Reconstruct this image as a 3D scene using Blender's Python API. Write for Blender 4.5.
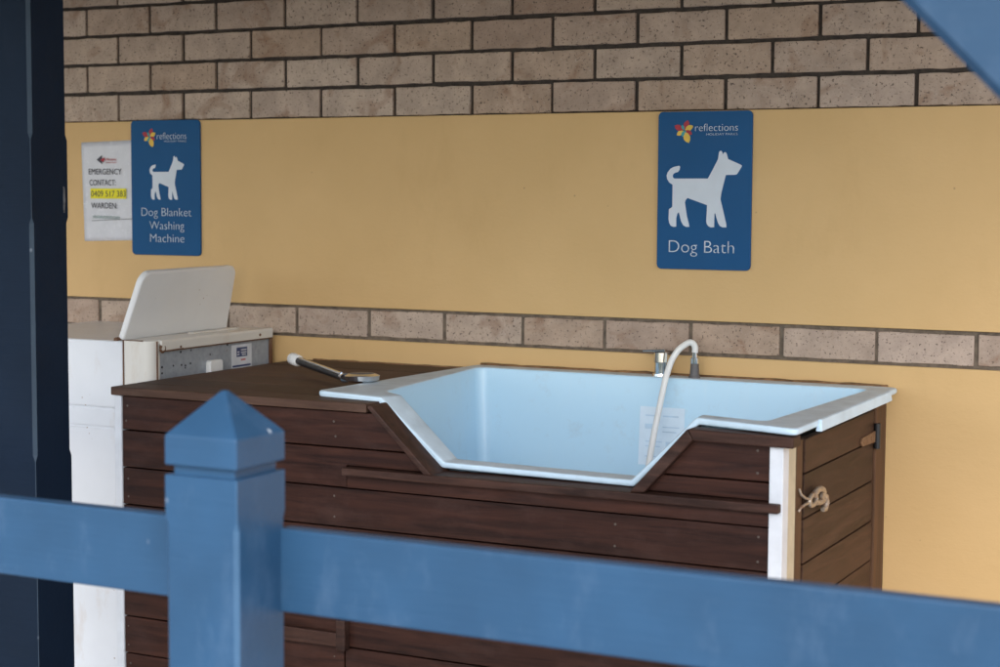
import bpy, bmesh, math, random
from mathutils import Vector, Matrix, noise
from mathutils.geometry import tessellate_polygon
random.seed(7)
scene = bpy.context.scene
for o in list(bpy.data.objects):
    bpy.data.objects.remove(o)

# ------------------------------------------------------------------ camera
cd = bpy.data.cameras.new('camera'); cam = bpy.data.objects.new('camera', cd)
scene.collection.objects.link(cam)
CAM = Vector((3.3780, -4.1411, -0.2220))
R = Vector((0.89276, 0.45050, 0.005313)); U = Vector((-0.040433, 0.068371, 0.99684)); F = Vector((-0.448716, 0.890153, -0.079254))
cam.matrix_world = Matrix(((R.x, U.x, -F.x, CAM.x), (R.y, U.y, -F.y, CAM.y), (R.z, U.z, -F.z, CAM.z), (0, 0, 0, 1)))
cd.sensor_width = 36; cd.lens = 61.92; cd.clip_start = 0.05; cd.clip_end = 2000
cd.dof.use_dof = True; cd.dof.focus_distance = 4.15; cd.dof.aperture_fstop = 4.2; cd.dof.aperture_blades = 9
scene.camera = cam

# ------------------------------------------------------------------ sky, sun, exposure
SUN_EL, SUN_AZ = math.radians(36), math.radians(160)      # azimuth clockwise from +Y
w = bpy.data.worlds.new('World'); scene.world = w; w.use_nodes = True
nt = w.node_tree; nt.nodes.clear()
sky = nt.nodes.new('ShaderNodeTexSky'); sky.sky_type = 'NISHITA'; sky.sun_disc = False
sky.sun_elevation = SUN_EL; sky.sun_rotation = SUN_AZ; sky.dust_density = 1; sky.ozone_density = 1.5; sky.air_density = 1.0
hs = nt.nodes.new('ShaderNodeHueSaturation'); hs.inputs['Saturation'].default_value = 0.68
bg = nt.nodes.new('ShaderNodeBackground'); bg.inputs['Strength'].default_value = 0.12
wo = nt.nodes.new('ShaderNodeOutputWorld')
nt.links.new(sky.outputs[0], hs.inputs['Color']); nt.links.new(hs.outputs[0], bg.inputs[0]); nt.links.new(bg.outputs[0], wo.inputs[0])
sd = bpy.data.lights.new('sun', 'SUN'); sun = bpy.data.objects.new('sun', sd); scene.collection.objects.link(sun)
sd.energy = 0.9; sd.angle = math.radians(55); sd.color = (1, .985, .97)
sun.rotation_euler = Vector((-math.sin(SUN_AZ)*math.cos(SUN_EL), -math.cos(SUN_AZ)*math.cos(SUN_EL), -math.sin(SUN_EL))).to_track_quat('-Z', 'Y').to_euler()
scene.view_settings.view_transform = 'Standard'; scene.view_settings.look = 'None'
scene.view_settings.exposure = 1.53; scene.view_settings.gamma = 1.0

FLOOR = -1.62

# ------------------------------------------------------------------ material helpers
class NT:
    def __init__(s, name):
        s.m = bpy.data.materials.new(name); s.m.use_nodes = True; s.t = s.m.node_tree
        s.b = s.t.nodes['Principled BSDF']; s.tc = s.n('ShaderNodeTexCoord')
    def n(s, typ, **kw):
        x = s.t.nodes.new(typ)
        for k, v in kw.items(): setattr(x, k, v)
        return x
    def l(s, a, b): s.t.links.new(a, b)
    def mapping(s, scale):
        m = s.n('ShaderNodeMapping'); m.inputs['Scale'].default_value = scale; s.l(s.tc.outputs['Object'], m.inputs[0]); return m.outputs[0]
    def noise(s, scale=(1, 1, 1), f=10, detail=6, rough=.55, dist=0):
        x = s.n('ShaderNodeTexNoise'); x.inputs['Scale'].default_value = f; x.inputs['Detail'].default_value = detail
        x.inputs['Roughness'].default_value = rough; x.inputs['Distortion'].default_value = dist
        s.l(s.mapping(scale), x.inputs['Vector']); return x.outputs['Fac']
    def ramp(s, fac, stops):
        r = s.n('ShaderNodeValToRGB'); e = r.color_ramp.elements
        while len(e) < len(stops): e.new(.5)
        for i, (p, c) in enumerate(stops):
            e[i].position = p; e[i].color = (*c, 1) if len(c) == 3 else c
        s.l(fac, r.inputs[0]); return r.outputs[0]
    def mix(s, fac, a, b, mode='MIX'):
        x = s.n('ShaderNodeMix', data_type='RGBA', blend_type=mode)
        for i, v in ((0, fac), (6, a), (7, b)):
            if isinstance(v, (int, float)): x.inputs[i].default_value = v
            elif isinstance(v, tuple): x.inputs[i].default_value = (*v, 1)
            else: s.l(v, x.inputs[i])
        return x.outputs[2]
    def bump(s, h, strength=.3, dist=.002):
        x = s.n('ShaderNodeBump'); x.inputs['Strength'].default_value = strength; x.inputs['Distance'].default_value = dist
        s.l(h, x.inputs['Height'])
        if s.b.inputs['Normal'].is_linked: s.l(s.b.inputs['Normal'].links[0].from_socket, x.inputs['Normal'])
        s.l(x.outputs[0], s.b.inputs['Normal'])
    def island(s): return s.n('ShaderNodeNewGeometry').outputs['Random Per Island']
    def set(s, **kw):
        for k, v in kw.items():
            i = s.b.inputs[k]
            if hasattr(v, 'is_linked') or hasattr(v, 'links'): s.l(v, i)
            else: i.default_value = (*v, 1) if isinstance(v, tuple) and len(v) == 3 and i.type == 'RGBA' else v

def simple(name, c, rough=.5, metal=0, var=.12, f=25, bump=0.0, spec=.5, rvar=.12):
    n = NT(name); z = n.noise(f=f)
    lo = tuple(x*(1-var) for x in c); hi = tuple(min(1, x*(1+var)) for x in c)
    n.set(**{'Base Color': n.ramp(z, [(.3, lo), (.7, hi)]), 'Metallic': float(metal), 'Specular IOR Level': spec})
    rr = n.n('ShaderNodeMapRange'); rr.inputs[3].default_value = max(.02, rough-rvar); rr.inputs[4].default_value = min(1, rough+rvar)
    n.l(n.noise(f=f*2.3), rr.inputs[0]); n.set(Roughness=rr.outputs[0])
    if bump: n.bump(n.noise(f=f*6), bump, .001)
    return n.m

def painted(name, c, dirt=.35, rough=.42, spec=.5):
    """weathered gloss paint on timber: fine brush grain, dusty smears, pale scuffs and a few chips"""
    n = NT(name)
    base = n.ramp(n.noise(f=6, detail=8), [(.3, tuple(x*.88 for x in c)), (.7, tuple(x*1.1 for x in c))])
    dust = n.ramp(n.noise(scale=(1, 1, .45), f=9, detail=10, rough=.7), [(.54, (0, 0, 0)), (.78, (1, 1, 1))])
    dm = n.n('ShaderNodeMath', operation='MULTIPLY'); n.l(dust, dm.inputs[0]); dm.inputs[1].default_value = dirt
    col = n.mix(dm.outputs[0], base, tuple(min(.8, x*1.3+.09) for x in c))
    v = n.n('ShaderNodeTexVoronoi'); v.inputs['Scale'].default_value = 15; n.l(n.mapping((1, 1, .7)), v.inputs['Vector'])
    sc = n.ramp(v.outputs['Distance'], [(.035, (1, 1, 1)), (.07, (0, 0, 0))])
    gate = n.ramp(n.noise(f=4, detail=2), [(.56, (0, 0, 0)), (.62, (1, 1, 1))])
    g = n.n('ShaderNodeMath', operation='MULTIPLY'); n.l(sc, g.inputs[0]); n.l(gate, g.inputs[1])
    col = n.mix(g.outputs[0], col, (.55, .6, .66))
    n.set(**{'Base Color': col, 'Roughness': rough, 'Specular IOR Level': spec})
    n.bump(n.noise(scale=(1, 1, 1), f=160, detail=3), .12, .0008)
    n.bump(n.noise(scale=(1, 12, 12), f=9, detail=6), .3, .002)
    return n.m

def timber(name, dark, light, axis='x', rough=.5, worn=.0):
    n = NT(name)
    sc = {'x': (1.6, 22, 22), 'y': (22, 1.6, 22), 'z': (22, 22, 1.6)}[axis]
    isl = n.island()
    off = n.n('ShaderNodeVectorMath', operation='ADD')
    cmb = n.n('ShaderNodeCombineXYZ'); m10 = n.n('ShaderNodeMath', operation='MULTIPLY'); m10.inputs[1].default_value = 37.0
    n.l(isl, m10.inputs[0]); [n.l(m10.outputs[0], cmb.inputs[i]) for i in range(3)]
    mp = n.n('ShaderNodeMapping'); mp.inputs['Scale'].default_value = sc
    n.l(n.tc.outputs['Object'], off.inputs[0]); n.l(cmb.outputs[0], off.inputs[1]); n.l(off.outputs[0], mp.inputs[0])
    z = n.n('ShaderNodeTexNoise'); z.inputs['Scale'].default_value = 2.6; z.inputs['Detail'].default_value = 9; z.inputs['Roughness'].default_value = .62; z.inputs['Distortion'].default_value = .6
    n.l(mp.outputs[0], z.inputs['Vector'])
    grain = n.ramp(z.outputs['Fac'], [(.32, dark), (.5, tuple((a+b)/2 for a, b in zip(dark, light))), (.68, light)])
    tint = n.ramp(isl, [(0, (.72, .72, .74)), (1, (1.2, 1.16, 1.12))])
    col = n.mix(1.0, grain, tint, 'MULTIPLY')
    if worn:
        wm = n.ramp(n.noise(scale=(1, 1, 2), f=6, detail=10, rough=.72), [(.5, (0, 0, 0)), (.72, (1, 1, 1))])
        mm = n.n('ShaderNodeMath', operation='MULTIPLY'); n.l(wm, mm.inputs[0]); mm.inputs[1].default_value = worn
        col = n.mix(mm.outputs[0], col, tuple(x*1.5+.035 for x in light))
    n.set(**{'Base Color': col, 'Specular IOR Level': .2})
    rr = n.n('ShaderNodeMapRange'); rr.inputs[3].default_value = rough-.12; rr.inputs[4].default_value = rough+.2
    n.l(z.outputs['Fac'], rr.inputs[0]); n.set(Roughness=rr.outputs[0])
    n.bump(z.outputs['Fac'], .35, .0015)
    return n.m

def brick_mat():
    n = NT('brick'); isl = n.island()
    base = n.ramp(isl, [(0, (.36, .25, .19)), (.2, (.50, .39, .315)), (.4, (.42, .315, .25)), (.6, (.53, .42, .345)), (.8, (.44, .32, .24)), (1, (.48, .375, .31))])
    cloud = n.ramp(n.noise(f=14, detail=8, rough=.65), [(.3, (.78, .76, .74)), (.7, (1.15, 1.13, 1.1))])
    col = n.mix(1.0, base, cloud, 'MULTIPLY')
    rust = n.ramp(n.noise(f=9, detail=5, dist=1.2), [(.56, (0, 0, 0)), (.72, (.6, .6, .6))])
    col = n.mix(rust, col, (.25, .13, .075))
    sp = n.ramp(n.noise(f=150, detail=3, rough=.6), [(.335, (.8, .8, .8)), (.41, (0, 0, 0))])
    col = n.mix(sp, col, (.075, .055, .045))
    lt = n.ramp(n.noise(f=210, detail=2), [(.64, (0, 0, 0)), (.74, (.5, .5, .5))])
    col = n.mix(lt, col, (.58, .50, .43))
    n.set(**{'Base Color': col, 'Roughness': .9, 'Specular IOR Level': .25})
    n.bump(n.noise(f=150, detail=5, rough=.6), .5, .002); n.bump(n.noise(f=24, detail=4), .35, .004)
    return n.m

def yellow_mat():
    n = NT('yellow_paint')
    base = n.ramp(n.noise(f=3, detail=7), [(.3, (.635, .408, .180)), (.7, (.685, .445, .203))])
    st = n.ramp(n.noise(scale=(1, 1, .4), f=5, detail=9, rough=.7), [(.56, (0, 0, 0)), (.85, (.28, .28, .28))])
    col = n.mix(st, base, (.46, .27, .10))
    v = n.n('ShaderNodeTexVoronoi'); v.inputs['Scale'].default_value = 9; n.l(n.tc.outputs['Object'], v.inputs['Vector'])
    sp = n.ramp(v.outputs['Distance'], [(.012, (.6, .6, .6)), (.03, (0, 0, 0))])
    col = n.mix(sp, col, (.30, .17, .08))
    n.set(**{'Base Color': col, 'Roughness': .62, 'Specular IOR Level': .3})
    n.bump(n.noise(f=110, detail=5), .3, .0016); n.bump(n.noise(scale=(1, 1, 2.5), f=5, detail=5), .25, .008)
    return n.m

def white_metal(name, c, rust=.5):
    """old white enamel, chipped and stained with rust specks"""
    n = NT(name)
    base = n.ramp(n.noise(f=5, detail=6), [(.35, tuple(x*.93 for x in c)), (.7, c)])
    st = n.ramp(n.noise(scale=(1, 1, .35), f=10, detail=9, rough=.7), [(.57, (0, 0, 0)), (.85, (rust, rust, rust))])
    col = n.mix(st, base, (.50, .36, .24))
    v = n.n('ShaderNodeTexVoronoi'); v.inputs['Scale'].default_value = 38; n.l(n.tc.outputs['Object'], v.inputs['Vector'])
    sp = n.ramp(v.outputs['Distance'], [(.05, (1, 1, 1)), (.11, (0, 0, 0))])
    gate = n.ramp(n.noise(f=7, detail=2), [(.49, (0, 0, 0)), (.56, (1, 1, 1))])
    g = n.n('ShaderNodeMath', operation='MULTIPLY'); n.l(sp, g.inputs[0]); n.l(gate, g.inputs[1])
    col = n.mix(g.outputs[0], col, (.33, .22, .15))
    n.set(**{'Base Color': col, 'Roughness': .33})
    n.bump(n.noise(f=18, detail=2), .06, .002)
    return n.m

def rusty_metal(name, c, r=(.13, .055, .025), cover=.5, metal=.6, rough=.5):
    n = NT(name)
    m_ = n.ramp(n.noise(f=30, detail=9, rough=.68), [(cover-.05, (0, 0, 0)), (cover+.1, (1, 1, 1))])
    base = n.ramp(n.noise(f=60, detail=6), [(.3, tuple(x*.85 for x in c)), (.7, tuple(x*1.12 for x in c))])
    n.set(**{'Base Color': n.mix(m_, base, r), 'Roughness': rough})
    inv = n.n('ShaderNodeMapRange'); inv.inputs[3].default_value = metal; inv.inputs[4].default_value = 0.0
    n.l(m_, inv.inputs[0]); n.set(Metallic=inv.outputs[0]); n.bump(m_, .3, .0008)
    return n.m

def gelcoat():
    n = NT('blue_gelcoat')
    base = n.ramp(n.noise(f=3, detail=6), [(.3, (.51, .735, .885)), (.7, (.545, .765, .91))])
    dirt = n.ramp(n.noise(f=14, detail=10, rough=.75), [(.56, (0, 0, 0)), (.76, (.34, .34, .34))])
    run = n.ramp(n.noise(scale=(9, 9, .5), f=3, detail=6, rough=.6), [(.56, (0, 0, 0)), (.74, (.30, .30, .30))])
    base = n.mix(run, base, (.62, .76, .86))
    n.set(**{'Base Color': n.mix(dirt, base, (.42, .47, .50)), 'Roughness': .3, 'Specular IOR Level': .5})
    n.bump(n.noise(f=6, detail=2), .05, .004)
    return n.m

M = {}
M['brick'] = brick_mat(); M['yellow'] = yellow_mat()
M['mortar'] = simple('mortar', (.052, .040, .033), .95, var=.4, f=60, bump=.6)
M['mortar_pale'] = simple('dusty_mortar', (.15, .115, .085), .95, var=.35, f=60, bump=.6)
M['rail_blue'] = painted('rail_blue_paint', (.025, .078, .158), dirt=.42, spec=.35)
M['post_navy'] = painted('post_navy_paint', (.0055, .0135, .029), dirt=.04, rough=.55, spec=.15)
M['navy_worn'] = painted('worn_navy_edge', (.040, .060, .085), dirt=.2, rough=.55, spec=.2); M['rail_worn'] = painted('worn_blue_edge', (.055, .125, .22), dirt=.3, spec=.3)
M['front_wood'] = timber('stained_planks', (.016, .0054, .0034), (.054, .0195, .0120), 'x', .5, worn=.2)
M['top_wood'] = timber('worktop_boards', (.040, .020, .0135), (.108, .060, .041), 'x', .55, worn=.2)
M['trim_wood'] = timber('trim_boards', (.020, .009, .0065), (.070, .033, .023), 'x', .5, worn=.3)
M['side_wood'] = timber('side_boards', (.036, .0175, .0105), (.088, .045, .027), 'y', .55, worn=.12)
M['side_post_wood'] = timber('side_post', (.060, .030, .016), (.13, .066, .036), 'z', .55)
M['tub'] = gelcoat(); M['tub_flange'] = simple('dusty_flange', (.53, .625, .69), .45, var=.14, f=18); M['tub_rim'] = simple('lit_rim', (.63, .79, .915), .36, var=.10, f=12)  # rim is the same gelcoat; its brighter light is put into a paler colour
M['white_strip'] = simple('white_corner_strip', (.72, .73, .76), .4, var=.06)
M['shaded_strip_side'] = simple('shaded_strip_side', (.56, .47, .33), .5, var=.12)  # side face of the white strip, its shading put into the cream tint
M['enamel'] = white_metal('white_enamel', (.77, .78, .81), .6); M['enamel_cream'] = white_metal('aged_enamel', (.75, .71, .65), .7)
M['lid'] = white_metal('lid_enamel', (.84, .83, .82), .06)
M['galv'] = rusty_metal('galvanised_panel', (.33, .35, .38), cover=.66, metal=.05, rough=.5)
M['rust'] = rusty_metal('rusted_steel', (.22, .13, .08), cover=.42, metal=.2, rough=.8)
M['rust_strap'] = rusty_metal('rusted_strap', (.24, .13, .065), r=(.15, .07, .03), cover=.5, metal=.1, rough=.7)
M['brass'] = rusty_metal('tarnished_steel', (.50, .42, .34), r=(.22, .12, .065), cover=.53, metal=.75, rough=.36)
M['chrome'] = simple('chrome', (.75, .76, .78), .12, 1, var=.05, rvar=.06)
M['black_plastic'] = simple('black_plastic', (.018, .018, .02), .35)
M['grey_plastic'] = simple('grey_fitting', (.10, .09, .09), .5)
M['hose'] = simple('white_hose', (.82, .80, .76), .4, var=.05)
M['spray_dark'] = simple('spray_face_dark', (.06, .065, .08), .35)
M['white_plastic'] = simple('white_plastic', (.85, .84, .82), .4, var=.05)
M['shadow_gap'] = simple('dark_backing', (.012, .010, .010), .9)
M['screw'] = simple('screw_steel', (.10, .075, .06), .5, .3)
M['sign_blue'] = simple('sign_blue', (.006, .078, .212), .42, var=.05, f=5, spec=.2)
M['vinyl'] = simple('white_vinyl', (.62, .66, .72), .45, var=.03)
M['red'] = simple('logo_red', (.38, .012, .03), .45); M['orange'] = simple('logo_yellow', (.75, .48, .06), .45); M['teal'] = simple('logo_teal', (.03, .32, .34), .45)
M['paper'] = simple('paper', (.66, .65, .69), .25, var=.04); M['ink'] = simple('ink', (.055, .055, .07), .6); M['highlighter'] = simple('highlighter', (.80, .70, .02), .6)
M['ink_green'] = simple('pen_green', (.22, .36, .33), .6)
M['tape'] = simple('old_tape', (.10, .10, .11), .5, var=.6, f=90); M['sticker'] = simple('sticker_paper', (.66, .67, .70), .4); M['sticker_navy'] = simple('sticker_navy', (.035, .06, .16), .4); M['sticker_red'] = simple('sticker_red', (.5, .1, .1), .4)
M['tub_label'] = simple('tub_label', (.71, .82, .91), .4, var=.05); M['tub_print'] = simple('tub_label_print', (.55, .69, .81), .5)
M['sealant'] = simple('stained_sealant', (.20, .105, .045), .7, var=.5, f=40, bump=.4)
M['roof'] = simple('roof_lining', (.30, .30, .29), .8); M['concrete'] = simple('concrete', (.42, .415, .41), .9, var=.25, f=4, bump=.4)

# ------------------------------------------------------------------ geometry helpers
C = scene.collection
class MB:
    def __init__(s): s.bm = bmesh.new(); s.mi = 0
    def _tag(s, faces):
        for f in faces: f.material_index = s.mi
    def box(s, x0, x1, y0, y1, z0, z1):
        return s.hexa([(x0, y0, z0), (x1, y0, z0), (x1, y1, z0), (x0, y1, z0), (x0, y0, z1), (x1, y0, z1), (x1, y1, z1), (x0, y1, z1)])
    def hexa(s, p):
        v = [s.bm.verts.new(q) for q in p]
        s._tag([s.bm.faces.new([v[i] for i in q]) for q in ((3, 2, 1, 0), (4, 5, 6, 7), (0, 1, 5, 4), (1, 2, 6, 5), (2, 3, 7, 6), (3, 0, 4, 7))])
        return v
    def prism(s, poly, a0, a1, plane='xz'):
        """extrude a 2-D outline along the third axis"""
        def P(p, a): return {'xz': (p[0], a, p[1]), 'xy': (p[0], p[1], a), 'yz': (a, p[0], p[1])}[plane]
        A = [s.bm.verts.new(P(p, a0)) for p in poly]; B = [s.bm.verts.new(P(p, a1)) for p in poly]
        n = len(poly); fs = [s.bm.faces.new(A), s.bm.faces.new(B[::-1])]
        for i in range(n): fs.append(s.bm.faces.new((A[i], B[i], B[(i+1) % n], A[(i+1) % n])))
        s._tag(fs); return fs
    def concave(s, poly, a0, a1):
        """like prism in the xz plane, for outlines with hollows"""
        tri = tessellate_polygon([[Vector((p[0], p[1], 0)) for p in poly]])
        A = [s.bm.verts.new((p[0], a0, p[1])) for p in poly]; B = [s.bm.verts.new((p[0], a1, p[1])) for p in poly]; n = len(poly); fs = []
        for t in tri:
            for W_ in (A, B):
                try: fs.append(s.bm.faces.new([W_[i] for i in t]))
                except ValueError: pass
        for i in range(n): fs.append(s.bm.faces.new((A[i], B[i], B[(i+1) % n], A[(i+1) % n])))
        s._tag(fs)
    def tube(s, pts, r, seg=12, cap=True):
        pts = [Vector(p) for p in pts]; rs = r if isinstance(r, (list, tuple)) else [r]*len(pts)
        rings = []; up = Vector((0, 0, 1)); prev = None
        for i, p in enumerate(pts):
            d = (pts[min(i+1, len(pts)-1)]-pts[max(i-1, 0)]).normalized()
            if prev is None:
                a = d.cross(up if abs(d.z) < .9 else Vector((1, 0, 0))).normalized()
            else:
                a = (prev-d*prev.dot(d)).normalized()
            prev = a; b = d.cross(a)
            rings.append([s.bm.verts.new(p+(a*math.cos(t)+b*math.sin(t))*rs[i]) for t in [2*math.pi*k/seg for k in range(seg)]])
        fs = []
        for i in range(len(rings)-1):
            for k in range(seg): fs.append(s.bm.faces.new((rings[i][k], rings[i][(k+1) % seg], rings[i+1][(k+1) % seg], rings[i+1][k])))
        if cap: fs += [s.bm.faces.new(rings[0][::-1]), s.bm.faces.new(rings[-1])]
        s._tag(fs)
    def disc(s, c, axis, r, h, seg=10):
        a = Vector(axis).normalized(); c = Vector(c); s.tube([c, c+a*h], r, seg)
    def build(s, name, mats, parent=None, bevel=0, seg=2, smooth=None):
        bmesh.ops.recalc_face_normals(s.bm, faces=s.bm.faces)
        me = bpy.data.meshes.new(name); s.bm.to_mesh(me); s.bm.free()
        for m in (mats if isinstance(mats, (list, tuple)) else [mats]): me.materials.append(m)
        return link(name, me, parent, bevel, seg, smooth)

def link(name, me, parent=None, bevel=0, seg=2, smooth=None):
    o = bpy.data.objects.new(name, me); C.objects.link(o)
    if smooth is not None:
        for f in me.polygons: f.use_smooth = True
        me.set_sharp_from_angle(angle=math.radians(smooth))
    if bevel:
        b = o.modifiers.new('bevel', 'BEVEL'); b.width = bevel; b.segments = seg; b.limit_method = 'ANGLE'; b.angle_limit = math.radians(35)
        b.use_clamp_overlap = True
    if parent is not None:
        o.parent = parent
        if parent.type == 'EMPTY': o.location = -parent.location      # meshes are written in world coordinates
    return o

def tag(o, label=None, cat=None, group=None, kind=None):
    for k, v in (('label', label), ('category', cat), ('group', group), ('kind', kind)):
        if v: o[k] = v
    return o
def thing(name, loc, label, cat, group=None, kind=None):
    o = bpy.data.objects.new(name, None); C.objects.link(o); o.location = loc; o.empty_display_size = .1
    return tag(o, label, cat, group, kind)

def text_mesh(body, x0, x1, z0, ztop, y, thin=0.0, font_h=None):
    """lettering facing -y: spans x0..x1, capitals from baseline z0 up to ztop"""
    cu = bpy.data.curves.new('t', 'FONT'); cu.body = body; cu.size = 1; cu.offset = thin; cu.extrude = 0; cu.resolution_u = 4
    ob = bpy.data.objects.new('t', cu); C.objects.link(ob)
    me = bpy.data.meshes.new_from_object(ob.evaluated_get(bpy.context.evaluated_depsgraph_get()))
    bpy.data.objects.remove(ob); bpy.data.curves.remove(cu)
    xs = [v.co.x for v in me.vertices]; a, b = min(xs), max(xs); sx = (x1-x0)/(b-a); cap = font_h or .694; sz = (ztop-z0)/cap
    bm = bmesh.new(); bm.from_mesh(me); bpy.data.meshes.remove(me)
    for v in bm.verts: v.co = Vector((x0+(v.co.x-a)*sx, y, z0+v.co.y*sz))
    r = bmesh.ops.extrude_face_region(bm, geom=bm.faces[:])
    for g in r['geom']:
        if isinstance(g, bmesh.types.BMVert): g.co.y -= .0004
    return bm
def text(name, lines, mat, parent, thin=0.0):
    bm = bmesh.new()
    for ln in lines:
        t = text_mesh(*ln, thin=thin); me = bpy.data.meshes.new('tmp'); t.to_mesh(me); t.free(); bm.from_mesh(me); bpy.data.meshes.remove(me)
    bmesh.ops.recalc_face_normals(bm, faces=bm.faces)
    me = bpy.data.meshes.new(name); bm.to_mesh(me); bm.free(); me.materials.append(mat)
    return link(name, me, parent)

# ------------------------------------------------------------------ setting: ground, veranda roof
b = MB(); b.box(-900, 900, -900, 900, FLOOR-.3, FLOOR); tag(b.build('ground', M['concrete']), kind='structure')
g = NT('lawn'); g.set(**{'Base Color': g.ramp(g.noise(f=.8, detail=9), [(.3, (.05, .08, .025)), (.7, (.10, .13, .05))]), 'Roughness': .95})
b = MB(); b.box(-900, 900, -900, -7.5, FLOOR-.2, FLOOR+.004); tag(b.build('lawn', g.m), kind='structure')
b = MB(); b.box(-5, 3.75, -2.95, -.03, .72, .76); b.box(-5, 3.6, -2.22, -2.08, .44, .718); b.box(-5, 3.75, -2.985, -2.955, .55, .78)  # out of view; low beam, long eave and short right end shape the light
tag(b.build('veranda_roof', M['roof'], bevel=.003), 'unseen pale veranda roof lining with its front beam, shaped to shade the wall', 'roof')

# ------------------------------------------------------------------ house wall
wall = thing('house_wall', (1.0, .05, FLOOR), 'yellow painted wall with pale brick above and one brick band across it', 'wall')
def bricks(mb, z0, off, x_from=-4.6, x_to=6.2, h=.076):
    k = math.floor((x_from-off)/.24)
    while off+k*.24 < x_to:
        x0 = off+k*.24+.005; x1 = off+(k+1)*.24-.005
        j = lambda s: random.uniform(-s, s)
        y = j(.0016); tz = j(.0012); tx = j(.0015)
        nx = 8; top = []; bot = []
        # wavy arrises so the courses do not look machine cut
        for i in range(nx+1):
            t = i/nx; x = x0+tx+(x1-x0)*t
            bot.append((x, z0+tz+j(.0013))); top.append((x, z0+h+tz+j(.0013)))
        poly = bot+top[::-1]
        mb.prism(poly, y, .10)
        k += 1
mb = MB()
for r in range(12): bricks(mb, .001+r*.086, .0 if r % 2 == 0 else .12)
mb.build('brick_courses', M['brick'], wall, bevel=.0025, seg=2)
mb = MB(); bricks(mb, -.617, -.083, h=.0735); mb.build('brick_band', M['brick'], wall, bevel=.0025, seg=2)
mb = MB(); mb.box(-4.6, 6.2, .0095, .12, -.63, -.53); mb.box(-4.6, 6.2, .0095, .12, -.012, 1.06); mb.build('mortar', M['mortar'], wall)
mb = MB(); mb.box(-4.6, 6.2, .005, .0094, -.6254, -.5352); mb.build('band_mortar', M['mortar_pale'], wall)
def sheet(z0, z1):
    mb = MB(); mb.box(-4.6, 6.2, -.004, .12, z0, z1); return mb
sheet(-.535, -.0025).build('upper_panel', M['yellow'], wall, bevel=.002)
sheet(FLOOR, -.6255).build('lower_panel', M['yellow'], wall, bevel=.002)

# ------------------------------------------------------------------ signs
SY = -.0115
def rounded(x0, x1, z0, z1, r, n=6):
    out = []
    for cx, cz, a0 in ((x1-r, z1-r, 0), (x0+r, z1-r, 90), (x0+r, z0+r, 180), (x1-r, z0+r, 270)):
        out += [(cx+r*math.cos(math.radians(a0+90*i/n)), cz+r*math.sin(math.radians(a0+90*i/n))) for i in range(n+1)]
    return out
DOG = [(102, 285), (78, 268), (64, 245), (60, 220), (66, 198), (85, 172), (105, 160), (125, 155), (142, 151), (150, 153), (152, 162), (149, 180), (138, 195),
       (118, 200), (106, 209), (102, 221), (105, 234), (114, 241), (345, 241), (380, 172), (412, 105), (418, 58), (424, 49), (432, 47), (438, 53), (444, 75),
       (449, 63), (457, 56), (466, 60), (472, 75), (480, 105), (560, 142), (573, 150), (571, 160), (545, 205), (538, 213), (528, 215), (466, 216), (438, 340), (432, 385),
       (455, 480), (474, 560), (475, 583), (450, 583), (432, 574), (420, 556), (408, 520), (398, 482), (393, 490), (392, 583), (370, 584), (352, 575), (342, 560), (338, 540),
       (342, 428), (207, 378), (193, 394), (189, 412), (205, 510), (219, 562), (222, 582), (200, 583), (180, 572), (165, 545), (148, 478), (138, 490), (131, 520),
       (131, 582), (110, 584), (92, 575), (82, 556), (77, 530), (79, 460), (85, 454), (95, 448), (102, 440)]
def flower(parent, cx, cz, s):
    petals = [(68, 'red', 1.0), (25, 'orange', .95), (-25, 'red', .85), (-68, 'orange', 1.25), (-150, 'orange', .85), (-205, 'red', 1.05), (115, 'teal', .55), (-108, 'teal', .6), (-48, 'teal', .3)]
    mb = MB(); idx = {'red': 0, 'orange': 1, 'teal': 2}
    for i, (a, c, ln) in enumerate(petals):
        mb.mi = idx[c]; a = math.radians(a); dx, dz = math.cos(a), math.sin(a); L = s*ln; wd = L*.27
        pts = [(0.08, 0), (.35, .8), (.62, 1), (.85, .65), (1.02, 0), (.85, -.65), (.62, -1), (.35, -.8)]
        mb.prism([(cx+dx*u*L-dz*v*wd, cz+dz*u*L+dx*v*wd) for u, v in pts], SY-.0002, SY-.0007-.0001*i)
    return mb.build('logo_flower', [M['red'], M['orange'], M['teal']], parent)
def sign(label, x0, x1, z0, z1, dog, words, logo, sub, fl):
    s = thing('wall_sign', ((x0+x1)/2, -.005, z0), label, 'sign', 'blue dog signs on the wall')
    mb = MB(); mb.prism(rounded(x0, x1, z0, z1, .013), -.0045, SY)
    bd = mb.build('board', M['sign_blue'], s, bevel=.0012)
    mb = MB(); ox, oz, sx, sz = dog
    mb.concave([(ox+p[0]*sx, oz-p[1]*sz) for p in DOG], SY-.0002, SY-.0009)
    mb.build('dog_pictogram', M['vinyl'], s)
    text('lettering', [(t, a, b_, c, d, SY-.0002) for t, a, b_, c, d in words], M['vinyl'], s, thin=-.015)
    text('logo_lettering', [(t, a, b_, c, d, SY-.0002) for t, a, b_, c, d in logo+sub], M['vinyl'], s, thin=-.014)
    flower(s, *fl)
    return s
X2 = lambda p: 1.746+(p-659.5)*.002743; Z2 = lambda p: -.004-(p-112)*.002516
sign('blue sign reading Dog Bath, with a white dog, above the bath', 1.746, 1.997, -.404, -.004,
     (X2(660), Z2(145), .002743/7.02, .002516/7.02),
     [('Dog Bath', X2(671.5), X2(735.3), Z2(254), Z2(241.4))],
     [('reflections', X2(696), X2(737.3), Z2(132), Z2(124.5))], [('HOLIDAY PARKS', X2(707), X2(737), Z2(136.3), Z2(134.0))], (X2(685.3), Z2(131), .027))
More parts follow.
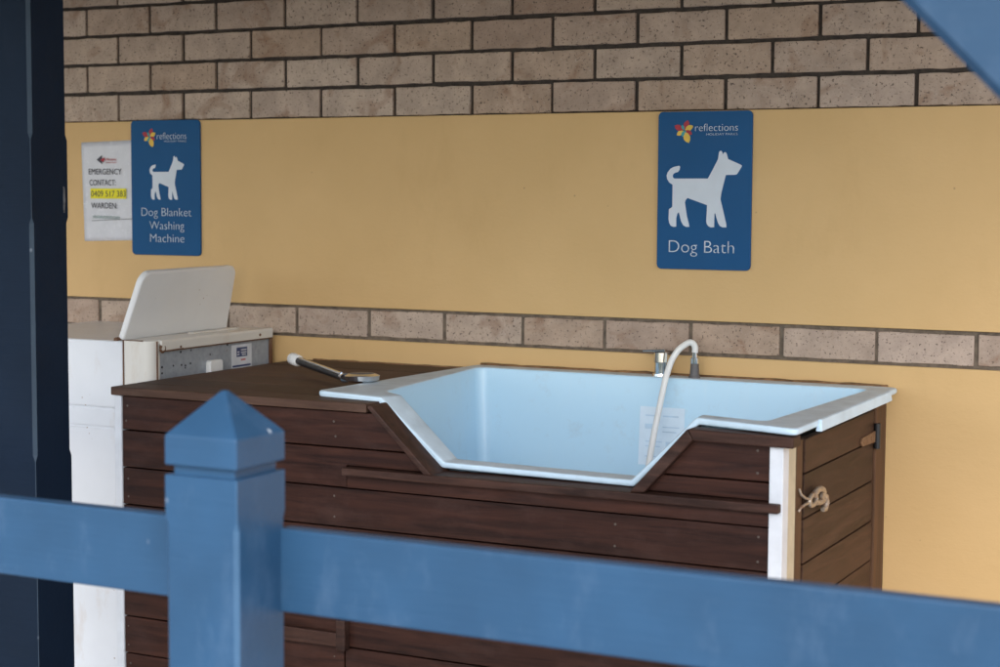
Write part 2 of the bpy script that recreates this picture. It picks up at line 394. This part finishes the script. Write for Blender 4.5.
X1 = lambda p: .054+(p-132)*.003614; Z1 = lambda p: -.001-(p-121)*.002963
sign('blue sign reading Dog Blanket Washing Machine, above the washing machine', .054, .307, -.401, -.001,
     (X1(149.7-2.6), Z1(156-3.1), .003614/13.9*1.0*.95, .002963/12.3),
     [('Dog Blanket', X1(142.3), X1(193.2), Z1(216.8), Z1(208.3)), ('Washing', X1(150.4), X1(185.8), Z1(230.2), Z1(221.7)), ('Machine', X1(151), X1(185.8), Z1(243), Z1(234.5))],
     [('reflections', X1(159), X1(188.8), Z1(140), Z1(133.2))], [('HOLIDAY PARKS', X1(166.5), X1(188.6), Z1(143), Z1(141.2))], (X1(151.3), Z1(137.3), .026))

# ------------------------------------------------------------------ paper notice, tucked behind the left sign
pn = thing('paper_notice', (-.04, -.005, -.36), 'white paper emergency contact notice with a yellow highlighted line, left of the sign', 'notice')
mb = MB(); nx, nz = 14, 18; PW, PH = .204, .30
rot = math.radians(1.6); px0, pz0 = -.140, -.064
def paper_pt(u, v, lift=0.0):
    x = u*PW; z = -v*PH
    y = -.0052-.0012*abs(noise.noise(Vector((u*3, v*4, 2))))-lift
    if u < .25: y -= .0012*(1-u/.25)
    return Vector((px0+x*math.cos(rot)-z*math.sin(rot), y, pz0+x*math.sin(rot)+z*math.cos(rot)))
G = [[mb.bm.verts.new(paper_pt(i/nx, j/nz)) for j in range(nz+1)] for i in range(nx+1)]
for i in range(nx):
    for j in range(nz): mb.bm.faces.new((G[i][j], G[i+1][j], G[i+1][j+1], G[i][j+1]))
sh = mb.build('sheet', M['paper'], pn, smooth=60); so = sh.modifiers.new('thick', 'SOLIDIFY'); so.thickness = .0004
XP = lambda p: -.138+(p-82)*.00373; ZP = lambda p: -.059-(p-141)*.00302
PY = -.0088
text('writing', [('EMERGENCY', XP(89.3), XP(123), ZP(174.8), ZP(169), PY), ('CONTACT:', XP(90), XP(117), ZP(185.8), ZP(180), PY),
                 ('0409 517 383', XP(91.5), XP(127), ZP(197), ZP(191), PY-.0003), ('WARDEN:', XP(91.5), XP(118.3), ZP(208.8), ZP(203), PY)], M['ink'], pn, thin=-.004)
mb = MB(); mb.box(XP(90.8), XP(127.6), PY+.0001, PY, ZP(199), ZP(188.8)); mb.build('highlight', M['highlighter'], pn)
mb = MB(); mb.hexa([(XP(92), PY, ZP(221.5)), (XP(134), PY, ZP(219)), (XP(134), PY+.0004, ZP(219)), (XP(92), PY+.0004, ZP(221.5)),
                    (XP(92), PY, ZP(221)), (XP(134), PY, ZP(218.5)), (XP(134), PY+.0004, ZP(218.5)), (XP(92), PY+.0004, ZP(221))])
mb.build('ruled_line', M['ink'], pn)
mb = MB()
for k in range(2):
    pts = [(XP(93+i*1.1), PY-.0002, ZP(216.5+k*1.5+.7*math.sin(i*2.1+k)+i*.03)) for i in range(26)]
    mb.tube(pts, .0008, 4)
mb.build('handwriting', M['ink_green'], pn)
mb = MB(); cx, cz = XP(102.5), ZP(160)
mb.mi = 0; mb.prism([(cx-.018, cz), (cx+.002, cz+.013), (cx+.003, cz-.014)], PY, PY-.0004); mb.mi = 1; mb.prism([(cx-.004, cz-.001), (cx+.014, cz+.007), (cx+.009, cz-.008)], PY-.0005, PY-.0008)
mb.build('letterhead_mark', [M['ink'], M['red']], pn)
text('letterhead', [('reflections', XP(106), XP(118), ZP(161), ZP(158.3), PY), ('HOLIDAY PARKS', XP(107), XP(118), ZP(163.5), ZP(162.3), PY)], M['sticker_red'], pn)

# ------------------------------------------------------------------ washing machine
wm = thing('washing_machine', (.25, -.3, FLOOR), 'old white top loading washing machine with its lid up, beside the timber cabinet', 'washing machine')
xa, xb, ya, yb = -.06, .4785, -.58, -.04
mb = MB(); mb.box(xa, xb, ya, yb, FLOOR+.03, -.8385); mb.box(xa+.004, xb-.003, ya+.004, yb-.003, -.845, -.62)
mb.box(xa, xb, ya, yb, -.834, -.786)
mb.build('body', M['enamel'], wm, bevel=.004, seg=3)
mb = MB(); mb.box(xa-.004, xb, ya-.003, yb, -.7825, -.604); mb.build('top_frame', M['enamel'], wm, bevel=.006, seg=3)
mb = MB()   # raised end cap and rear console with a rounded near corner
out = [(.4815, yb), (.4815, ya-.002)] + [(.552+.02*math.sin(math.radians(a)), ya+.018-.02*math.cos(math.radians(a))) for a in range(0, 91, 15)] + [(.5715, ya+.03), (.5715, yb)]
out = [(.4815, ya+.02), (.4815, ya-.001), (.492, ya-.003)] + [(.545+.026*math.sin(math.radians(a)), ya+.023-.026*math.cos(math.radians(a))) for a in range(0, 91, 15)] + [(.571, ya+.035), (.5645, ya+.035), (.5645, yb), (.4815, yb)]
mb.prism(out, FLOOR+.03, -.601, 'xy'); co = mb.build('console', M['enamel_cream'], wm, bevel=.002, smooth=40)
mb = MB(); mb.box(.5648, .569, ya+.037, yb-.002, FLOOR+.04, -.613); mb.build('back_panel', M['galv'], wm, bevel=.001)
mb = MB()   # folded white capping strip over the panel
mb.prism([(.52, -.6005), (.5785, -.6005), (.5815, -.606), (.5805, -.627), (.578, -.628), (.575, -.610), (.52, -.604)], ya+.03, yb, 'xz'); mb.bm.verts.ensure_lookup_table()
cs = mb.build('capping_strip', M['enamel_cream'], wm, bevel=.0012)
mb = MB(); mb.box(.577, .5808, ya+.034, yb-.002, -.6305, -.6278); mb.box(.5695, .575, yb-.006, yb+.006, -.85, -.606); mb.build('rust_edge', M['rust'], wm, bevel=.0008)
mb = MB()
mb.tube([(.578, ya+.037+.009*math.sin(t), -.622+.009*math.cos(t)) for t in [i*.5 for i in range(-3, 10)]], .0035, 6); mb.tube([(.5795, ya+.045, -.629), (.5815, ya+.12, -.628)], .0022, 6); mb.build('curled_rust', M['rust'], wm, smooth=50)
for y, z, r in ((-.47, -.622, .0032), (-.105, -.616, .004)):
    mb = MB(); mb.disc((.5795, y, z), (1, 0, 0), r, .003, 8); mb.build('rusty_screw', M['rust'], wm)
for y, z in ((-.455, -.638), (-.41, -.637), (-.535, -.672), (-.487, -.672), (-.452, -.673), (-.435, -.676), (-.413, -.672), (-.535, -.688), (-.436, -.682), (-.245, -.634), (-.275, -.628), (-.325, -.655)):
    mb = MB(); mb.disc((.5688, y, z), (1, 0, 0), random.uniform(.0022, .0036), .0008, 8); mb.build('panel_hole', M['shadow_gap'], wm)
mb = MB(); mb.prism(rounded(-.346, -.288, -.715, -.670, .008), .569, .586, 'yz'); mb.build('bracket', M['white_plastic'], wm, bevel=.003)
mb = MB(); mb.box(.569, .5697, -.226, -.130, -.713, -.638); st = mb.build('sticker', M['sticker'], wm)
mb = MB(); mb.mi = 0; mb.box(.5697, .5701, -.203, -.152, -.672, -.646)
mb.mi = 1; [mb.box(.5701, .5704, a, c, z, z+.003) for a, c, z in ((-.182, -.156, -.655), (-.182, -.156, -.662), (-.178, -.158, -.668), (-.199, -.190, -.667), (-.199, -.190, -.660))]
mb.mi = 2; mb.box(.5697, .5701, -.182, -.160, -.683, -.679); mb.mi = 0; mb.box(.5697, .5701, -.222, -.136, -.700, -.695); mb.box(.5697, .5701, -.222, -.150, -.708, -.705)
mb.build('sticker_print', [M['sticker_navy'], M['sticker'], M['sticker_red']], st)
mb = MB()   # open lid leaning back over the console
hx, hz, L, th = .450, -.598, .195, .019
def lidpt(u, v, t):      # u along the hinge (0 near), v up the lid, t thickness towards +x
    lean = .074-.036*u
    d = Vector((lean, 0, .183)).normalized()*(1-.05*u); nrm = Vector((d.z, 0, -d.x)).normalized()
    return Vector((hx+.012*u, ya+.012+u*.445, hz))+d*(v*L)+nrm*t
prof = [(0, 0), (1, 0), (1, .86)]
pts = [(0.0, 0.0), (1.0, 0.0), (1.0, .84)] + [(1-.065*(1-math.cos(math.radians(a))), .84+.16*math.sin(math.radians(a))) for a in range(18, 91, 18)] + [(.075*(1-math.sin(math.radians(a))), .82+.18*math.cos(math.radians(a))) for a in range(0, 91, 15)]
A = [mb.bm.verts.new(lidpt(u, v, 0)) for u, v in pts]; Bv = [mb.bm.verts.new(lidpt(u, v, th)) for u, v in pts]
mb.bm.faces.new(A); mb.bm.faces.new(Bv[::-1])
for i in range(len(pts)): mb.bm.faces.new((A[i], Bv[i], Bv[(i+1) % len(pts)], A[(i+1) % len(pts)]))
mb.build('lid', M['lid'], wm, bevel=.006, seg=4, smooth=50)
for u in (.0, .9):
    p = lidpt(u, 0, .004); mb = MB(); mb.tube([(p.x, p.y-.012, hz-.004), (p.x, p.y+.03, hz-.004)], .007, 8); mb.build('hinge', M['rust'], wm, smooth=50)
mb = MB(); mb.tube([(.4802, ya-.002, -.72), (.4802, ya-.002, -.601), (.545, ya-.0025, -.6008)], .0018, 6); mb.tube([(.5715, ya+.022, -.72), (.5715, ya+.022, -.603)], .0024, 6); mb.build('rust_seam', M['rust'], wm)
mb = MB(); mb.box(.499, .519, -.33, -.12, -.6008, -.5965); mb.build('top_seam', M['enamel_cream'], wm, bevel=.001)

# ------------------------------------------------------------------ timber cabinet
cab = thing('bath_cabinet', (1.5, -.4, FLOOR), 'dark stained timber cabinet housing the pale blue bath', 'cabinet')
FY, BY = -.825, -.803
zs = [-.7105, -.795, -.887, -.979, -1.071, -1.163, -1.257, -1.350, -1.443, -1.536, -1.61]
mb = MB(); G_ = .0018
def L1(z): return 1.386+(-.690-z)*.93           # left notch cut
def R1(z): return 2.168-(-.705-z)*.98             # right notch cut
rows = list(zip(zs[:-1], zs[1:]))
for i, (zt, zb) in enumerate(rows):
    zt -= G_; zb += G_; j = random.uniform(-.0015, .0015); f = FY+j
    if i == 0:
        mb.prism([(.674, zb), (L1(zb), zb), (L1(zt), zt), (.674, zt)], f, BY)
        mb.prism([(R1(zb), zb), (2.3175, zb), (2.3175, zt), (R1(zt), zt)], f, BY)
    elif i == 1:
        mb.prism([(.674, zb), (1.316, zb), (1.316, -.8345), (L1(-.8345), -.8345), (L1(zt), zt), (.674, zt)], f, BY)
        mb.prism([(R1(-.832), -.832), (2.3175, -.832), (2.3175, zt), (R1(zt), zt)], f, BY)
        mb.prism([(1.319, zb), (2.3175, zb), (2.3175, -.8545), (1.319, -.8555)], f-.003, BY)
    elif i < 5:
        mb.box(.674, 2.3175, f, BY, zb, zt)
    else:
        mb.box(.674, 1.3085, f, BY, zb, zt); mb.box(1.3125, 2.3175, f, BY, zb, zt)
mb.mi = 1
for i, (zt, zb) in enumerate(rows):
    h = zt-zb
    for x in ((.688, 1.285, 2.295, 1.98) if i > 1 else (.688, 1.285, 2.295)):
        for t in (.27, .75):
            mb.disc((x+random.uniform(-.004, .004), FY-.0008, zt-h*t+random.uniform(-.004, .004)), (0, 1, 0), .0032, .003, 8)
fp = mb.build('front_planks', [M['front_wood'], M['screw']], cab, bevel=.0018)
mb = MB(); mb.box(.675, 1.29, BY+.001, BY+.02, -1.61, -.72); mb.box(1.29, 2.10, BY+.001, BY+.02, -1.61, -.86); mb.box(2.10, 2.316, BY+.001, BY+.02, -1.61, -.84)
mb.box(.655, .673, -.79, -.02, -1.61, -.72)
mb.build('carcass', M['shadow_gap'], cab)
mb = MB()   # worktop boards run beside the machine, up to the bath
for k, (y0, y1) in enumerate(((-.838, -.742), (-.740, -.600), (-.598, -.458), (-.456, -.316), (-.314, -.174), (-.172, -.012))):
    x1 = 1.25
    mb.box(.648, x1 if k else 1.376, y0, y1 if k else -.742, -.7095, -.6895+random.uniform(-.0004, .0004))
mb.build('worktop', M['top_wood'], cab, bevel=.0022)
mb = MB(); mb.hexa([(1.318, -.852, -.855), (2.345, -.852, -.853), (2.345, -.76, -.853), (1.318, -.76, -.855), (1.318, -.852, -.837), (2.345, -.852, -.8345), (2.345, -.76, -.8345), (1.318, -.76, -.837)])
mb.build('ledge', M['trim_wood'], cab, bevel=.003)
mb = MB(); mb.prism([(1.394, -.6905), (1.551, -.8375), (1.530, -.8380), (1.383, -.6960), (1.387, -.6905)], -.848, -.762); mb.build('sloped_trim', M['trim_wood'], cab, bevel=.003)
mb = MB(); mb.prism([(2.020, -.8355), (2.147, -.694), (2.160, -.7165), (2.053, -.8345)], -.846, -.762); mb.build('sloped_trim', M['trim_wood'], cab, bevel=.003)
mb = MB(); mb.hexa([(2.160, -.847, -.718), (2.374, -.852, -.719), (2.374, -.80, -.719), (2.160, -.80, -.718), (2.149, -.847, -.694), (2.374, -.852, -.6965), (2.374, -.80, -.6965), (2.149, -.80, -.694)])
mb.build('corner_board', M['trim_wood'], cab, bevel=.003)
mb = MB(); mb.box(.651, .6725, -.829, -.795, -1.615, -.7105); mb.build('corner_strip', M['white_strip'], cab, bevel=.002)
mb = MB(); mb.box(2.3195, 2.3485, -.834, -.795, -1.615, -.720); mb.build('corner_strip', M['white_strip'], cab, bevel=.002)
mb = MB(); mb.box(2.330, 2.347, -.7945, -.742, -1.615, -.722); tag(mb.build('corner_strip_side', M['shaded_strip_side'], cab, bevel=.002), 'side of the white corner strip, tinted cream for its shade')
mb = MB(); mb.box(2.31, 2.346, -.741, -.692, -1.615, -.720); mb.build('side_post', M['side_post_wood'], cab, bevel=.002)
mb = MB(); mb.box(2.31, 2.348, -.104, -.008, -1.615, -.704); mb.build('side_post', M['side_post_wood'], cab, bevel=.002)
mb = MB(); mb.box(2.305, 2.312, -.80, -.02, -1.615, -.705); mb.build('side_backing', M['shadow_gap'], cab)
dz = [-.722, -.797, -.893, -.990, -1.085, -1.18, -1.275, -1.37, -1.465, -1.56]
mb = MB()
for zt, zb in zip(dz[:-1], dz[1:]):
    j = random.uniform(-.001, .001)
    mb.box(2.325, 2.3435+j, -.670, -.110, zb+.0018, zt-.0018)
door = mb.build('side_door', M['side_wood'], cab, bevel=.0018)
mb = MB(); mb.prism([(-.098, -.800), (-.098, -.772), (-.225, -.776), (-.243, -.786), (-.225, -.796)], 2.3445, 2.3495, 'yz'); mb.disc((2.3495, -.215, -.786), (1, 0, 0), .005, .002); mb.disc((2.3495, -.15, -.786), (1, 0, 0), .005, .002)
mb.build('strap_hinge', M['rust_strap'], door, bevel=.001)
mb = MB(); mb.tube([(2.352, -.107, -.755), (2.352, -.107, -.815)], .008, 10); mb.build('hinge_barrel', M['black_plastic'], door, smooth=50)
# toggle latch and padlock-like catch at the door's free edge
mb = MB(); mb.tube([(2.348, -.722, -.820), (2.352, -.720, -.832), (2.356, -.700, -.843), (2.360, -.675, -.849)], .003, 8); mb.tube([(2.348, -.722, -.868), (2.352, -.720, -.860), (2.356, -.700, -.855), (2.360, -.672, -.855)], .003, 8)
mb.build('catch_hook', M['brass'], cab, smooth=50)
def ring(c, ry, rz, rr, n=18, t0=0, t1=2*math.pi, x=2.358):
    return [(x, c[0]+ry*math.cos(t0+(t1-t0)*i/n), c[1]+rz*math.sin(t0+(t1-t0)*i/n)) for i in range(n+1)]
mb = MB(); mb.tube(ring((-.655, -.853), .026, .011, 0), .0055, 8); mb.tube(ring((-.612, -.852), .038, .015, 0, t0=.2, t1=3.0), .007, 8)
mb.tube([(2.356, -.582, -.850), (2.358, -.563, -.862), (2.358, -.556, -.874), (2.358, -.566, -.886), (2.358, -.578, -.886)], [.007, .009, .009, .008, .005], 8)
mb.tube([(2.358, -.635, -.862), (2.360, -.605, -.866), (2.358, -.570, -.866)], .006, 8); mb.disc((2.357, -.590, -.856), (1, 0, 0), .009, .006)
mb.prism(rounded(-.63, -.55, -.874, -.846, .010), 2.3455, 2.3475, 'yz')
mb.build('latch', M['brass'], door, smooth=50)
mb = MB(); mb.box(1.10, 1.299, -.845, -.827, -1.256, -1.222); mb.box(1.3005, 1.325, -.850, -.827, -1.262, -1.190); mb.build('front_batten', M['trim_wood'], cab, bevel=.003)
mb = MB()   # brown sealant line against the wall
pts = [(.70+i*.026, -.0115, -.6885+.0012*noise.noise(Vector((i*.7, 0, 0)))) for i in range(20)]
mb.tube(pts, [.0035+.002*noise.noise(Vector((i*.9, 3, 0))) for i in range(20)], 6); mb.build('sealant', M['sealant'], cab, smooth=60)

# ------------------------------------------------------------------ the bath
tub = thing('dog_bath', (1.78, -.4, -.69), 'pale blue moulded bath with a low cut front edge, set in the timber cabinet', 'bath')
ZT = -.676
FL, nTL, nBL, nBR, nTR, FR, BR, BL = (1.192, -.757, ZT), (1.380, -.780, ZT-.003), (1.547, -.785, -.8155), (2.002, -.790, -.8195), (2.146, -.79, ZT-.001), (2.380, -.852, ZT-.002), (2.378, -.018, ZT), (1.232, -.020, ZT)
iFL, iTL, iBL, iBR, iTR, iFR, iBR2, iBL2 = (1.340, -.700, ZT), (1.402, -.722, ZT-.003), (1.553, -.728, -.8150), (1.996, -.730, -.8185), (2.140, -.735, ZT-.001), (2.290, -.775, ZT-.001), (2.325, -.085, ZT), (1.262, -.075, ZT)
bFL, bTL, bBL, bBR, bTR, bFR, bBR2, bBL2 = (1.38, -.69, 0), (1.43, -.69, 0), (1.56, -.69, 0), (1.98, -.69, 0), (2.12, -.69, 0), (2.24, -.69, 0), (2.27, -.12, 0), (1.30, -.12, 0)
def arc(prev, c, nxt, r, n):
    """round a corner in plan, keeping z"""
    c = Vector(c); a = (Vector(prev)-c); a.z = 0; d = (Vector(nxt)-c); d.z = 0
    p0 = c+a.normalized()*r; p1 = c+d.normalized()*r; out = []
    for i in range(n+1):
        t = i/n; out.append(p0*(1-t)**2+c*2*t*(1-t)+p1*t*t)
    return out
def loop(P, r):
    a, b_, c, d, e, f, g_, h = P; n = 5
    return arc(h, a, b_, r, n)+[Vector(b_), Vector(c), Vector(d), Vector(e)]+arc(e, f, g_, r, n)+arc(f, g_, h, r, n)+arc(g_, h, a, r, n)
out = loop((FL, nTL, nBL, nBR, nTR, FR, BR, BL), .018); inn = loop((iFL, iTL, iBL, iBR, iTR, iFR, iBR2, iBL2), .034)
mid = [p+Vector((0, 0, -.012)) for p in inn]
bot = [Vector((p.x, p.y, -1.18)) for p in loop((bFL, bTL, bBL, bBR, bTR, bFR, bBR2, bBL2), .045)]
cen = Vector((1.78, -.4, 0))
edge_dx = {6: -.006, 7: -.006, 8: .006, 9: .006}      # mitre shifts at the cut-out
low = []
for i, p in enumerate(out):
    low.append(p+Vector((edge_dx.get(i, 0), 0, -.0145)))
low_in = []
for i, p in enumerate(low):
    d = (Vector((inn[i].x, inn[i].y, 0))-Vector((p.x, p.y, 0))); low_in.append(p+d*.25)
mb = MB()
V = [[mb.bm.verts.new(p) for p in Lp] for Lp in (low_in, low, out, inn, bot)]
n = len(out)
for q, (a, c) in enumerate(zip(V[:-1], V[1:])):
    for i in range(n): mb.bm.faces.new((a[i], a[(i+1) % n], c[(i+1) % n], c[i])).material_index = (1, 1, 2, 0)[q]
mb.bm.faces.new(V[-1])
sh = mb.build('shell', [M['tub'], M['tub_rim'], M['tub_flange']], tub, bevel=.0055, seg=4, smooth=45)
mb = MB()   # cracked right lip: a longer strip hangs lower than the front piece
mb.hexa([(2.374, -.700, -.7015), (2.3875, -.700, -.7015), (2.3855, -.105, -.6995), (2.374, -.105, -.6995), (2.376, -.690, -.6775), (2.3845, -.690, -.6775), (2.3825, -.105, -.6772), (2.376, -.105, -.6772)])
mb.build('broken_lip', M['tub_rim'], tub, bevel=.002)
mb = MB(); pts = [(1.24+i*.03, -.012, -.678+.0022*noise.noise(Vector((i*.6, 5, 0)))) for i in range(38)]
mb.tube(pts, [.0075+.0025*noise.noise(Vector((i*.8, 8, 0))) for i in range(38)], 6); mb.build('sealant', M['sealant'], tub, smooth=60)
# faint label on the inside back wall (the wall leans a little)
def backwall_y(z): t = (ZT-z)/(ZT+1.18); return -.0805-(.0395)*t-.0022
mb = MB(); a, c, z1, z0 = 1.737, 1.858, -.752, -.900
mb.hexa([(a, backwall_y(z0), z0), (c, backwall_y(z0), z0), (c, backwall_y(z0)+.001, z0), (a, backwall_y(z0)+.001, z0), (a, backwall_y(z1), z1), (c, backwall_y(z1), z1), (c, backwall_y(z1)+.001, z1), (a, backwall_y(z1)+.001, z1)])
lb = mb.build('label_sheet', M['tub_label'], tub)
mb = MB()
for x0, x1, zt, h in ((1.752, 1.790, -.772, .004), (1.800, 1.842, -.772, .004), (1.752, 1.782, -.795, .016), (1.800, 1.845, -.800, .003), (1.800, 1.838, -.812, .003), (1.755, 1.80, -.838, .003), (1.81, 1.842, -.838, .016), (1.755, 1.795, -.850, .003), (1.755, 1.84, -.876, .003)):
    y = backwall_y(zt)-.0006; mb.box(x0, x1, y-.0004, y+.0002, zt-h, zt)
mb.build('label_print', M['tub_print'], lb)
# mixer tap
mx = MB(); mx.tube([(1.778, -.047, ZT-.001), (1.778, -.047, ZT+.006), (1.778, -.047, ZT+.0065), (1.778, -.047, ZT+.034), (1.778, -.047, ZT+.036), (1.778, -.047, ZT+.060)], [.025, .024, .0185, .0185, .0215, .0205], 24)
tap = mx.build('mixer_tap', M['chrome'], tub, smooth=40)
mx = MB(); mx.hexa([(1.728, -.056, ZT+.060), (1.79, -.058, ZT+.0605), (1.79, -.038, ZT+.0605), (1.728, -.042, ZT+.060), (1.728, -.056, ZT+.065), (1.79, -.058, ZT+.0695), (1.79, -.038, ZT+.0695), (1.728, -.042, ZT+.065)])
mx.build('lever', M['chrome'], tap, bevel=.002)
# hose outlet
mx = MB(); mx.tube([(1.868, -.050, ZT-.001), (1.868, -.050, ZT+.004), (1.868, -.050, ZT+.005), (1.868, -.050, ZT+.036)], [.0155, .0145, .0125, .0105], 14)
ho = mx.build('hose_outlet', M['grey_plastic'], tub, smooth=40)
mx = MB(); mx.tube([(1.868, -.050, ZT+.036), (1.868, -.050, ZT+.050), (1.868, -.050, ZT+.051), (1.868, -.050, ZT+.064)], [.0115, .0115, .0075, .0075], 14); mx.build('hose_nut', M['chrome'], ho, smooth=40)

# white hose looping over into the bath
hp = [(1.868, -.050, -.612), (1.8685, -.050, -.601), (1.865, -.052, -.591), (1.857, -.057, -.5865), (1.847, -.066, -.592), (1.834, -.080, -.606), (1.822, -.094, -.632), (1.815, -.112, -.672), (1.812, -.130, -.715), (1.811, -.152, -.760), (1.810, -.172, -.800), (1.812, -.198, -.845), (1.815, -.225, -.890), (1.82, -.26, -.95), (1.83, -.31, -1.03), (1.85, -.38, -1.12), (1.88, -.44, -1.165)]
def smooth_path(P, n=5):
    P = [Vector(p) for p in P]; o_ = []
    for i in range(len(P)-1):
        p0, p1, p2, p3 = P[max(i-1, 0)], P[i], P[i+1], P[min(i+2, len(P)-1)]
        for k in range(n):
            t = k/n; o_.append(.5*((2*p1)+(p2-p0)*t+(2*p0-5*p1+4*p2-p3)*t*t+(3*p1-p0-3*p2+p3)*t**3))
    return o_+[P[-1]]
mb = MB(); mb.tube(smooth_path(hp), .0080, 14)
tag(mb.build('shower_hose', M['hose'], smooth=60), 'white hose arching from its outlet down into the blue bath', 'hose')

# hand shower lying on the worktop
hsr = thing('hand_shower', (1.0, -.45, -.69), 'black and chrome hand shower with white end, lying on the worktop', 'hand shower')
P0 = Vector((.845, -.335, -.653)); P1 = Vector((1.175, -.575, -.671)); D = (P1-P0)
mb = MB(); mb.tube([P0+D*t for t in (-.02, .0, .10, .115)], [.0135, .0165, .0155, .012], 14); mb.build('connector', M['white_plastic'], hsr, smooth=45)
mb = MB(); mb.tube([P0+D*t for t in (.112, .3, .6, .84)], [.0105, .0105, .0095, .009], 14); mb.build('handle', M['black_plastic'], hsr, smooth=45)
mb = MB(); up = Vector((.002, -.004, .0075)); mb.tube([P0+D*t+up for t in (.13, .4, .84)], [.0045, .005, .005], 8); mb.tube([P0+D*t for t in (.84, .90)], [.0095, .013], 12); mb.build('chrome_strip', M['chrome'], hsr, smooth=45)
mb = MB(); hc = P0+D*1.0+Vector((.012, .03, .007)); ax = Vector((-.02, .02, 1)).normalized()
mb.tube([hc-ax*.013, hc-ax*.008, hc+ax*.003, hc+ax*.008], [.030, .042, .044, .034], 22)
mb.build('spray_head', M['chrome'], hsr, smooth=40)
mb = MB(); mb.tube([hc+ax*.008, hc+ax*.0095], [.032, .030], 20); mb.build('spray_face', M['spray_dark'], hsr, smooth=40)

# ------------------------------------------------------------------ veranda post behind the railing (left edge)
vp = thing('veranda_post', (.758, -1.243, FLOOR), 'dark navy timber veranda post at the left edge, behind the railing', 'post')
def chamfer_post(mb, x0, x1, y0, y1, spans, c=.009):
    """square post; between each (z0, z1) span the corners are planed off with stopped ends"""
    def ring_(z, k): return [(x0+k, y0, z), (x1-k, y0, z), (x1, y0+k, z), (x1, y1-k, z), (x1-k, y1, z), (x0+k, y1, z), (x0, y1-k, z), (x0, y0+k, z)]
    lv = []
    for z, k in spans: lv.append([mb.bm.verts.new(p) for p in ring_(z, k)])
    for a, d in zip(lv[:-1], lv[1:]):
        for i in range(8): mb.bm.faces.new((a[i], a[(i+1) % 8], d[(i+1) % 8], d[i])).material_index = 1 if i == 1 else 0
    mb.bm.faces.new(lv[0][::-1]); mb.bm.faces.new(lv[-1])
e = .0012
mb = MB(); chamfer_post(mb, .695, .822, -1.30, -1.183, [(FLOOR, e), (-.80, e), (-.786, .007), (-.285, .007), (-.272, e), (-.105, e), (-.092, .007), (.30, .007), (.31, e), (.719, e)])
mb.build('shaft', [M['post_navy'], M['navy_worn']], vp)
mb = MB(); mb.prism([(.823, -.205), (.8255, -.212), (.826, -.236), (.8235, -.262), (.8222, -.25)], -1.20, -1.196); mb.build('torn_tape', M['tape'], vp)

# ------------------------------------------------------------------ railing in front
rl = thing('porch_railing', (1.93, -2.14, FLOOR), 'weathered blue timber railing with a pointed post, in front of everything', 'railing')
x0, x1, y0, y1 = 1.8685, 1.9925, -2.20, -2.08
mb = MB(); chamfer_post(mb, x0, x1, y0, y1, [(FLOOR, e), (FLOOR+.2, e), (FLOOR+.21, .006), (-.688, .006), (-.674, e), (-.6165, e)], .006)
g0 = .010; mb2 = mb
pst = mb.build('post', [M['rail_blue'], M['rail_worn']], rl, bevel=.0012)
mb = MB(); mb.box(x0+g0, x1-g0, y0+g0, y1-g0, -.617, -.601); mb.build('neck', M['rail_blue'], pst)
mb = MB(); zc0, zc1, zc2 = -.6025, -.560, -.499; cx, cy = (x0+x1)/2, (y0+y1)/2
A = [mb.bm.verts.new(p) for p in ((x0, y0, zc0), (x1, y0, zc0), (x1, y1, zc0), (x0, y1, zc0))]
Bv = [mb.bm.verts.new(p) for p in ((x0, y0, zc1), (x1, y0, zc1), (x1, y1, zc1), (x0, y1, zc1))]
tp = [mb.bm.verts.new(p) for p in ((cx-.004, cy-.004, zc2), (cx+.004, cy-.004, zc2), (cx+.004, cy+.004, zc2), (cx-.004, cy+.004, zc2))]
for i in range(4):
    j = (i+1) % 4; mb.bm.faces.new((A[i], A[j], Bv[j], Bv[i])); mb.bm.faces.new((Bv[i], Bv[j], tp[j], tp[i]))
mb.bm.faces.new(A[::-1]); mb.bm.faces.new(tp); mb.build('cap', M['rail_blue'], pst, bevel=.0025)
mb = MB(); mb.box(-1.5, 1.873, -2.092, -2.064, -.8235, -.7005); mb.build('rail', M['rail_blue'], rl, bevel=.003)
mb = MB(); mb.box(1.988, 3.215, -2.092, -2.064, -.8235, -.7015); mb.build('rail', M['rail_blue'], rl, bevel=.003)
# corner post just right of the view with its diagonal brace up to the beam
cp = thing('corner_post', (3.27, -2.14, FLOOR), 'blue diagonal timber brace of the veranda, crossing the upper right corner', 'brace')
mb = MB(); mb.box(3.22, 3.33, -2.195, -2.085, FLOOR, .439); mb.build('post', M['rail_blue'], cp, bevel=.003)
mb = MB(); mb.prism([(2.465, .439), (3.219, -.327), (3.219, -.195), (2.596, .439)], -2.185, -2.095); mb.build('brace', M['rail_blue'], cp, bevel=.010, seg=1)
